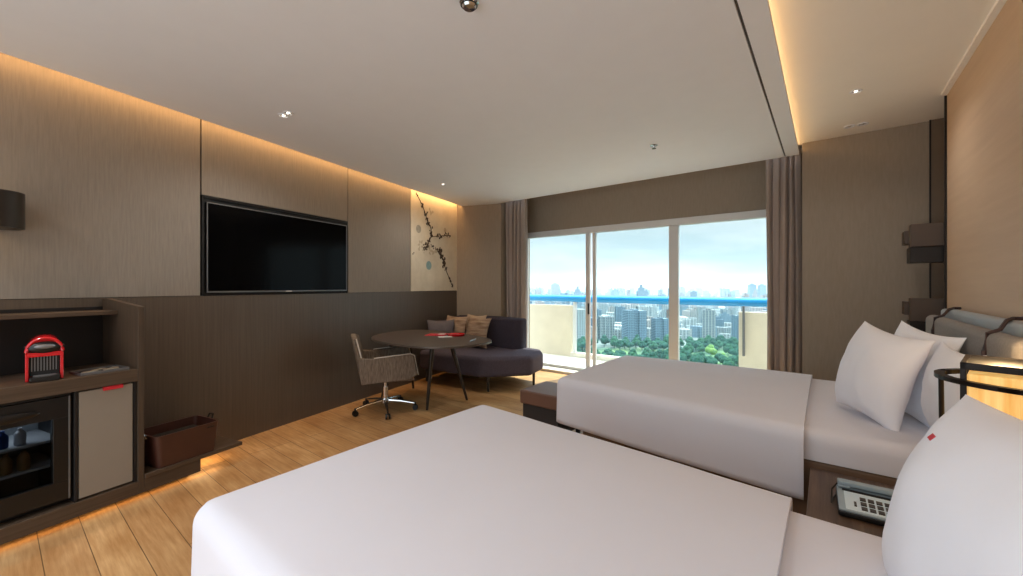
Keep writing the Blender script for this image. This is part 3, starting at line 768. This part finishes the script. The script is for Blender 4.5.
# ------------------------------------------------------------------ window
w = thing('window_1', None, None, (0, 0, 0)); struct(w)
ZW0, ZW1 = .10, 2.05
def wb(name, x0, x1, y0, y1, z0, z1, m='white_frame', p=w, b=.004): return bx(x0, x1, y0, y1, z0, z1).build(name, m, p, b)
wb('head_rail', -3.9, -.18, Y2-.04, Y2+.06, ZW1, ZW1+.085)
wb('sill_rail', -3.9, -.18, Y2-.03, Y2+.07, 0.0, .075)
wb('jamb', -3.9, -3.85, Y2-.02, Y2+.06, .075, ZW1); wb('jamb', -.23, -.18, Y2-.02, Y2+.06, .075, ZW1)
wb('mullion', -2.775, -2.715, Y2-.02, Y2+.03, .075, ZW1); wb('mullion', -2.685, -2.635, Y2+.015, Y2+.06, .075, ZW1)
wb('mullion', -1.595, -1.480, Y2-.02, Y2+.05, .075, ZW1)
wb('glass_pane', -3.85, -2.775, Y2+.0, Y2+.006, .075, ZW1, 'glass', w, 0)
wb('glass_pane', -2.635, -1.595, Y2+.02, Y2+.026, .075, ZW1, 'glass', w, 0)
wb('glass_pane', -1.48, -.23, Y2+.0, Y2+.006, .075, ZW1, 'glass', w, 0)
wb('latch_handle', -2.73, -2.71, Y2-.045, Y2-.02, .87, 1.03, 'black', w, .003)
wb('latch_handle', -1.615, -1.60, Y2-.045, Y2-.005, .87, .98, 'chrome', w, .003)
struct(bx(-3.9, -.18, 5.12, Y2-.05, .0, .035).build('trim_4', 'stone', smooth=False))

# ------------------------------------------------------------------ balcony
struct(bx(-5.6, .9, 5.47, 6.75, -.12, -.02).build('floor_balcony', 'balcony', smooth=False))
Y3 = 6.6
struct(bx(-5.6, -3.72, Y3-.04, Y3+.08, -.02, .92).build('wall_balcony_left', 'parapet', smooth=False))
struct(bx(-.98, .9, Y3-.10, Y3+.08, -.02, .91).build('wall_balcony_right', 'parapet', smooth=False))
struct(bx(-3.72, -.98, Y3-.06, Y3+.08, -.02, .06).build('trim_5', 'stone', smooth=False))
rl = thing('balcony_railing', 'thick round blue balcony handrail on slim white posts', 'railing', (-2.3, Y3, 0))
MB().cyl((-3.3, 0, 1.05), (3.2, 0, 1.05), .062, seg=24).build('handrail', 'blue_rail', rl)
for x in (-3.62, -1.02): pass
bx(-1.38, -1.33, -.03, .03, .061, .99).build('post', 'white_frame', rl, .003)
bx(1.37, 1.40, -.145, -.115, .3, 1.0).build('post', 'bezel', rl, .003)
for x in (-2.6, 2.2): bx(x, x+.04, -.02, .04, .93, .995).build('bracket', 'white_frame', rl)
bx(-1.30, 1.30, -.005, .005, .062, .96).build('glass_panel', 'glass', rl, smooth=False)

# ------------------------------------------------------------------ niche sconces (stacked blocks)
def sconce(label, z, full=True):
    s_ = thing('block_sconce', label, 'wall light', (.60, 4.38, z))
    bx(-.115, .155, -.26, -.17, .02, .185).build('upper_block', 'block', s_, .003)
    bx(-.118, .155, -.25, -.10, -.095, .019).build('lower_block', 'frame_black', s_, .003)
    bx(-.130, .155, -.10, .04, .055, .155).build('end_block', 'block', s_, .003)
    return s_
sconce('dark block wall light high in the dark niche by the headboard', 1.545)
sconce('dark block wall light lower in the niche just above the headboard', 1.005, False)

# ------------------------------------------------------------------ ceiling fittings
def downlight(label, x, y, z, r=.045, twin=False, lit=True, group=None):
    d = thing('downlight', label, 'ceiling light', (x, y, z))
    cs = ((-r*1.05, 0), (r*1.05, 0)) if twin else ((0, 0),)
    for cx_, cy_ in cs:
        MB().lathe([(r, -.0005), (r, -.006), (r*.82, -.008), (r*.7, -.001), (r*.7, -.0005)], 28, (cx_, cy_, 0)).build('trim_ring', 'ceiling', d)
        MB().lathe([(0, -.001), (r*.7, -.001), (r*.7, -.002), (0, -.002)], 24, (cx_, cy_, 0)).build('reflector', 'chrome', d)
        MB().ball((cx_, cy_, -.002), r*.30, 12, (1, 1, .4)).build('bulb', 'bulb' if lit else 'chrome', d)
    return d
downlight('round twin downlight in the ceiling in front of the television', -3.101, 1.317, ZC, .036, True)
downlight('small downlight in the ceiling corner near the wall art', -3.709, 3.403, ZC, .035)
downlight('bright small downlight in the raised ceiling over the far bed', .16, 3.65, ZR, .035)
downlight('twin downlight in the raised ceiling near the end wall', .194, 4.42, ZR, .04, True, False)
sd = thing('sprinkler_head', 'chrome sprinkler head on the main ceiling above the far bed', 'sprinkler', (-1.207, 3.61, ZC))
MB().lathe([(0, -.0005), (.032, -.0005), (.032, -.006), (.012, -.010), (.008, -.025), (0, -.025)], 20).build('escutcheon', 'chrome', sd)
MB().lathe([(0, -.030), (.018, -.030), (.018, -.033), (0, -.033)], 16).build('deflector', 'dark_metal', sd); bx(-.003, .003, -.003, .003, -.031, -.02).build('stem', 'chrome', sd)
sd = thing('smoke_detector', 'chrome ringed fitting on the ceiling at the top edge of view', 'detector', (-1.239, 1.29, ZC))
MB().lathe([(0, -.0005), (.042, -.0005), (.042, -.008), (.034, -.014), (.026, -.03), (0, -.033)], 28).build('housing', 'chrome', sd)
MB().lathe([(.030, -.016), (.038, -.018), (.030, -.020), (.030, -.016)], 28).build('dark_ring', 'black', sd)
def spot(x, y, z, p, ang=150, col=(1, .86, .70)):
    l = bpy.data.lights.new('downlight_and_fill_lamp', 'SPOT'); l.energy = p; l.spot_size = math.radians(ang); l.spot_blend = .8; l.color = col; l.shadow_soft_size = .06
    o = bpy.data.objects.new('downlight_and_fill_lamp', l); C.objects.link(o); o.location = (x, y, z-.03)
LK = 1.0
for x, y, z, p in ((-3.101, 1.317, ZC, 22), (-3.709, 3.403, ZC, 14), (.16, 3.65, ZR, 10), (-1.3, -.6, ZC, 28), (-2.7, -.7, ZC, 22), (.1, .3, ZR, 8)): spot(x, y, z, p*LK, col=(1, .95, .90))  # last three are added fill, unseen above and behind the camera, without fittings

# ------------------------------------------------------------------ city beyond the balcony
GZ = -112.
def cam_at(u, d, z=0):
    a = (u-CX_)/F_
    return Vector((d*(-math.sin(TH)+a*math.cos(TH)), d*(math.cos(TH)+a*math.sin(TH)), z))
q = N('park_ground'); f = q.noise(q.coord((1, 1, 1)), .006, 4); f2 = q.noise(q.coord((1, 1, 1)), .03, 3)
gc = q.ramp(f, [(.52, '#2c4a3a'), (.64, '#6f8b55')]); gc2 = q.ramp(f2, [(.35, '#6f7674'), (.65, '#5b6764')])
sx = q.n('ShaderNodeSeparateXYZ'); tc = q.n('ShaderNodeTexCoord'); q.l(tc.outputs['Object'], sx.inputs[0])
mr = q.n('ShaderNodeMapRange'); mr.inputs[1].default_value = 720; mr.inputs[2].default_value = 760; q.l(sx.outputs['Y'], mr.inputs[0])
q.l(q.mixc(mr.outputs[0], gc, gc2), q.b.inputs['Base Color']); q.b.inputs['Roughness'].default_value = 1; M['ground'] = q.m
mb = MB(); c = [cam_at(150, 200, GZ), cam_at(1100, 200, GZ), cam_at(1100, 11000, GZ), cam_at(100, 11000, GZ)]
R = Matrix.Rotation(-TH, 3, 'Z')
vv = [R @ p for p in c]
mb.bm.faces.new([mb.bm.verts.new((p.x, p.y, p.z)) for p in vv])
vlo = mb
struct(mb.build('ground_city', 'ground', None, smooth=False, rz=TH))

def building_mat(name, c1, c2, fl=3.4, bay=4.2):
    q = N(name); tc = q.n('ShaderNodeTexCoord'); gm = q.n('ShaderNodeNewGeometry'); sx = q.n('ShaderNodeSeparateXYZ'); q.l(gm.outputs['Position'], sx.inputs[0])
    def band(sock, per, duty):
        m1 = q.n('ShaderNodeMath', operation='MULTIPLY'); m1.inputs[1].default_value = 1/per; q.l(sock, m1.inputs[0])
        m2 = q.n('ShaderNodeMath', operation='FRACT'); q.l(m1.outputs[0], m2.inputs[0])
        m3 = q.n('ShaderNodeMath', operation='LESS_THAN'); m3.inputs[1].default_value = duty; q.l(m2.outputs[0], m3.inputs[0]); return m3.outputs[0]
    ad = q.n('ShaderNodeMath', operation='ADD'); q.l(sx.outputs['X'], ad.inputs[0]); q.l(sx.outputs['Y'], ad.inputs[1])
    a, b_ = band(sx.outputs['Z'], fl, .55), band(ad.outputs[0], bay*1.7, .6)
    mm = q.n('ShaderNodeMath', operation='MULTIPLY'); q.l(a, mm.inputs[0]); q.l(b_, mm.inputs[1])
    oi = q.n('ShaderNodeObjectInfo')
    base = q.ramp(oi.outputs['Random'], [(0, c1), (1, c2)])
    dark = q.mixc(1.0, base, lin('#6f7d8a'), 'MULTIPLY')
    q.l(q.mixc(mm.outputs[0], base, dark), q.b.inputs['Base Color']); q.b.inputs['Roughness'].default_value = .8; return q.m
BM = [building_mat('pale_tower_render', '#87888a', '#b3b2b0'), building_mat('blue_grey_tower', '#4f6578', '#78899a', 3.4, 3), building_mat('rose_tower_render', '#91827c', '#ad9f98', 3.2, 5)]
def bmesh_variant(kind):
    mb = MB()
    if kind == 0: mb.box(-.5, .5, -.35, .35, 0, 1).box(-.2, .2, -.2, .2, 1, 1.05)
    elif kind == 1:
        mb.box(-.5, -.12, -.5, .5, 0, 1).box(.12, .5, -.5, .5, 0, .98).box(-.13, .13, -.3, .3, 0, 1.03)
    elif kind == 2: mb.box(-.5, .5, -.4, .4, 0, .8).box(-.36, .36, -.3, .3, .8, .93).box(-.15, .15, -.15, .15, .93, 1.06)
    elif kind == 3:
        for k in range(4): mb.box(-.5+k*.26, -.28+k*.26, -.3-.05*(k % 2), .3, 0, 1-.03*(k % 2))
        mb.box(-.5, .5, -.2, .28, 0, .96)
    else: mb.prism([(.5*math.cos(k*PI/4+.39), .5*math.sin(k*PI/4+.39)) for k in range(8)], 0, 1).box(-.02, .02, -.02, .02, 1, 1.15)
    return mb
protos = []
for k in range(5):
    for m in BM:
        o = bmesh_variant(k).build('tower_block', m, None, smooth=False); protos.append(o)
used = [False]*len(protos)
taken = []
def place(pi, u, d, wid, dep, h, label, group=None, rz=None):
    p = cam_at(u, d); r_ = math.hypot(wid, dep)/2
    if group and any((p.x-a)**2+(p.y-b_)**2 < (r_+c_)**2 for a, b_, c_ in taken): return None
    taken.append((p.x, p.y, r_))
    o = protos[pi]
    if used[pi]: o = o.copy(); C.objects.link(o)
    used[pi] = True
    o.location = cam_at(u, d, GZ); o.scale = (wid, dep, h); o.rotation_euler.z = TH+(random.uniform(-.5, .5) if rz is None else rz)
    tag(o, label, 'building', group); return o
# hand placed landmarks : u, distance, top v, width px, material/kind, label
LM = [
 (634, 822, 310, 20, 1*3+1, 'wide blue-grey tower block left of centre beyond the park', .15),
 (660, 830, 318, 14, 1*3+1, 'blue-grey twin-wing tower right of the widest tower', .1),
 (645, 1150, 306, 16, 3*3+0, 'white framed block rising behind the blue-grey towers', 0),
 (606, 860, 316, 15, 3*3+0, 'pale ribbed apartment tower right beside the left window mullion', .2),
 (594, 1000, 320, 14, 0*3+2, 'rose-beige block just behind the pale ribbed tower', .1),
 (703, 900, 326, 22, 3*3+1, 'long grey-blue apartment row just above the park trees', -.1),
 (727, 910, 327, 22, 3*3+0, 'pale long apartment row beside the right parapet', -.1),
 (697, 1300, 308, 24, 2*3+2, 'stepped rose-beige tower group behind the long apartment rows', .1),
 (752, 2200, 284.5, 7, 0*3+1, 'tall slate tower on the skyline above the right parapet', .1),
 (762, 2200, 285, 7, 0*3+1, 'slate tower at the skyline right end near the curtain', .1),
 (641, 1900, 286, 8, 2*3+1, 'dark stepped tower on the skyline above the blue rail', .1),
 (555, 2100, 284, 8, 0*3+0, 'pale skyline tower seen through the left window pane', .1),
]
for u, d, vt, wp, pi, lab, rz in LM:
    h = (H_-(vt-CY_)*d/F_)-GZ
    place(pi, u, d, wp*d/F_, wp*d/F_*.7, h, lab, None, rz)
bands = [(820, 1150, 32, 30, 66), (1150, 1700, 36, 36, 88), (1700, 2800, 40, 50, 104), (2800, 4300, 40, 70, 112), (4300, 6500, 30, 85, 122)]
gl = {0: ('mid-rise block in the dense quarter just past the park', 'blocks just past the park'), 1: ('mid-rise block in the dense quarter just past the park', 'blocks just past the park'),
      2: ('hazy tower block in the middle distance of the city', 'middle distance tower blocks'), 3: ('faint tower block along the far hazy skyline', 'skyline tower blocks'), 4: ('faint tower block along the far hazy skyline', 'skyline tower blocks')}
rnd = random.Random(5)
for bi, (d0, d1, n, h0, h1) in enumerate(bands):
    for k in range(n*2):
        u = 470+(k/2+rnd.random())*(370/n); d = rnd.uniform(d0, d1)
        if len(taken) > 312: break
        h = rnd.uniform(h0, h1) if rnd.random() < .8 else h0*rnd.uniform(.5, 1)
        if bi >= 3: h = h0*.6+(h1-h0*.6)*rnd.random()**1.3
        wd = rnd.uniform(18, 42)*(1 if bi < 3 else 1.4)
        place(rnd.randrange(len(protos)), u, d, wd, wd*rnd.uniform(.5, .9), h, gl[bi][0], gl[bi][1])
# the countless low roofs between the towers
mb = MB()
for k in range(3500):
    d = 860*math.exp(rnd.random()*2.1); u = rnd.uniform(460, 850); p = cam_at(u, d, GZ); s2 = rnd.uniform(10, 28)*(d/1500)**.4; hh = rnd.uniform(8, 26)
    
    if any(abs(p.x-a) < c_+s2 and abs(p.y-b_) < c_+s2 for a, b_, c_ in taken): continue
    mb.box(p.x-s2, p.x+s2, p.y-s2*.6, p.y+s2*.6, GZ, GZ+hh)
o = mb.build('low_rooftops', BM[0], None, smooth=False); tag(o, 'countless low roofs filling the ground between the tower blocks', 'rooftops', None, 'stuff')

# park trees
def tree_mat(name, c1, c2):
    q = N(name); f = q.noise(q.coord((1, 1, 1)), .45, 5, .7)
    q.l(q.ramp(f, [(.35, c1), (.68, c2)]), q.b.inputs['Base Color']); q.b.inputs['Roughness'].default_value = .95
    q.b.inputs['Specular IOR Level'].default_value = .1; return q.m
TM = [tree_mat('dark_green_canopy', '#18382e', '#365a48'), tree_mat('mid_green_canopy', '#214234', '#43694d'), tree_mat('yellow_green_canopy', '#5a7a3c', '#86a05a')]
def tree_mesh(seed):
    mb = MB(); r = random.Random(seed)
    mb.cyl((0, 0, 0), (0, 0, 8), .7, .4, 8)
    for k in range(9):
        a = k*.7+r.random()*.3; rr_ = (0 if k == 0 else r.uniform(3.5, 5.2)); R_ = r.uniform(4.2, 5.2)
        q_ = bmesh.ops.create_icosphere(mb.bm, subdivisions=3, radius=R_)
        c_ = Vector((rr_*math.cos(a), rr_*math.sin(a), (12.5 if k == 0 else 8.5)+r.uniform(-1, 1.5)))
        for v in q_['verts']:
            n_ = v.co.normalized(); v.co = c_+v.co*(1+.22*noise.noise(v.co*.55+c_)+.10*noise.noise(v.co*1.7+c_))
            v.co.z = c_.z+(v.co.z-c_.z)*.78
    return mb
tp = []
for k in range(3): tp.append(tree_mesh(20+k).build('park_tree', TM[k % 2], None))
ty_ = tree_mesh(31).build('park_tree', TM[2], None); ty_.location = cam_at(711, 640, GZ+1); ty_.scale = (1.0, 1.0, 1.25)
tag(ty_, 'yellow-green tree standing out in the dark park left of the right parapet', 'tree')
o = ty_.copy(); C.objects.link(o); o.location = cam_at(723, 610, GZ); o.scale = (.7, .7, .8); tag(o, 'small yellow-green tree in front of the right parapet end', 'tree')
clear = [(640, 655, 30, 24), (603, 690, 14, 30), (682, 690, 12, 26), (628, 690, 14, 22)]
ut = [False]*3; placed = []
cnt = 0
for ri, d in enumerate(range(545, 774, 19)):
    n = int(300/F_*d/19.6)
    for k in range(n):
        u = 500+(k+.5*(ri % 2)+rnd.uniform(.1, .3))*(300/n); dd = d+rnd.uniform(-1.5, 1.5)
        if any(abs(u-a) < b_ and abs(dd-c_) < e for a, c_, b_, e in clear): continue
        if abs(u-711) < 14 and abs(dd-640) < 22 or abs(u-723) < 12 and abs(dd-610) < 20: continue
        p_ = cam_at(u, dd)
        if any((p_.x-a)**2+(p_.y-b_)**2 < 17.8**2 for a, b_ in placed): continue
        placed.append((p_.x, p_.y))
        i = rnd.randrange(3); o = tp[i]
        if ut[i]: o = o.copy(); C.objects.link(o)
        ut[i] = True; s2 = rnd.uniform(.80, .92); o.location = cam_at(u, dd, GZ); o.scale = (s2, s2, s2*rnd.uniform(.95, 1.5)); o.rotation_euler.z = rnd.random()*6
        tag(o, 'dark green tree in the dense park below the balcony', 'tree', 'park trees below the balcony'); cnt += 1

# haze over the city
hz = bpy.data.materials.new('city_haze'); hz.use_nodes = True; t = hz.node_tree; t.nodes.remove(t.nodes['Principled BSDF'])
vs_ = t.nodes.new('ShaderNodeVolumeScatter'); vs_.inputs['Density'].default_value = 1/1450; vs_.inputs['Color'].default_value = (.125, .18, .215, 1); vs_.inputs['Anisotropy'].default_value = 0
t.links.new(vs_.outputs[0], t.nodes['Material Output'].inputs['Volume'])
mb = MB(); ring = [(480, 0)]
pts = [R @ cam_at(150, 300), R @ cam_at(1150, 300), R @ cam_at(1150, 10500), R @ cam_at(100, 10500)]
mb.prism([(p.x, p.y) for p in pts], GZ-3, 112); o = mb.build('haze', hz, None, smooth=False, rz=TH)
tag(o, 'thin pale blue haze lying over the distant city', 'haze', None, 'stuff')

# ------------------------------------------------------------------ sky and sun
SKY_UP, SKY_BACK = 6.5, 1.9      # added fill: sky brightened overhead, and behind where the room is left open
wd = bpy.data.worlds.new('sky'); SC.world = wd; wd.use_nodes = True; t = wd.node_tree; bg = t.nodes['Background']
tc = t.nodes.new('ShaderNodeTexCoord'); sx = t.nodes.new('ShaderNodeSeparateXYZ'); t.links.new(tc.outputs['Generated'], sx.inputs[0])
rp = t.nodes.new('ShaderNodeValToRGB'); e = rp.color_ramp.elements
e[0].position = 0; e[0].color = lin('#bcc8ce'); e[1].position = .6; e[1].color = lin('#b4c4da')
k = e.new(.10); k.color = lin('#c3d3db'); k = e.new(.22); k.color = lin('#c2d4de')
t.links.new(sx.outputs['Z'], rp.inputs[0])
mp = t.nodes.new('ShaderNodeMapping'); mp.inputs['Scale'].default_value = (1.6, 1.6, 7); t.links.new(tc.outputs['Generated'], mp.inputs[0])
nz = t.nodes.new('ShaderNodeTexNoise'); nz.inputs['Scale'].default_value = 1.9; nz.inputs['Detail'].default_value = 6; nz.inputs['Roughness'].default_value = .55; t.links.new(mp.outputs[0], nz.inputs['Vector'])
r2 = t.nodes.new('ShaderNodeValToRGB'); e = r2.color_ramp.elements; e[0].position = .42; e[0].color = (0, 0, 0, 1); e[1].position = .66; e[1].color = (1, 1, 1, 1)
t.links.new(nz.outputs[0], r2.inputs[0])
mx = t.nodes.new('ShaderNodeMix'); mx.data_type = 'RGBA'; t.links.new(r2.outputs[0], mx.inputs[0]); t.links.new(rp.outputs[0], mx.inputs[6]); mx.inputs[7].default_value = lin('#e2e8ec')
t.links.new(mx.outputs[2], bg.inputs['Color'])
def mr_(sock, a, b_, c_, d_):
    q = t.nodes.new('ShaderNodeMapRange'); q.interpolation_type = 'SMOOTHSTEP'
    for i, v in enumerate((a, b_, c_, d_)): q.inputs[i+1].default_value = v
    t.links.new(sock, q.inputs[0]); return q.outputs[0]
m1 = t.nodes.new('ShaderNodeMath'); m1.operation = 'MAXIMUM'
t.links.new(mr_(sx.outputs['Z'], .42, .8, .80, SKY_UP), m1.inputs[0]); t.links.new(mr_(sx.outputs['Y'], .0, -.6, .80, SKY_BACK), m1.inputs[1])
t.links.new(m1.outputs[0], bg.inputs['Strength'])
sl = bpy.data.lights.new('sun', 'SUN'); sl.energy = 5.5; sl.angle = math.radians(2.5); sl.color = (1, .93, .80)
so = bpy.data.objects.new('sun', sl); C.objects.link(so)
so.rotation_euler = Vector((-.12, -.52, -.86)).to_track_quat('-Z', 'Y').to_euler()
pl = area('window_daylight_portal', (-2.04, Y2+.15, 1.1), (3.6, 2.0), (math.radians(-90), 0, 0), 1, (1, 1, 1)); pl.data.cycles.is_portal = True

# ------------------------------------------------------------------ camera
cd = bpy.data.cameras.new('camera'); cam = bpy.data.objects.new('camera', cd); C.objects.link(cam)
cd.sensor_width = 36; cd.lens = F_/1023*36; cd.shift_y = -2/1023; cd.clip_end = 20000; cd.clip_start = .02
cam.location = (0, 0, H_); cam.rotation_euler = (PI/2, 0, TH); SC.camera = cam
vs = SC.view_settings; vs.view_transform = 'Standard'; vs.look = 'None'; vs.gamma = 1; vs.use_curve_mapping = False; vs.exposure = .62
SC.cycles.max_bounces = 10; SC.cycles.diffuse_bounces = 6; SC.cycles.volume_bounces = 1; SC.cycles.transparent_max_bounces = 12
SC.cycles.use_denoising = True; SC.cycles.sample_clamp_indirect = 6; SC.cycles.caustics_reflective = False
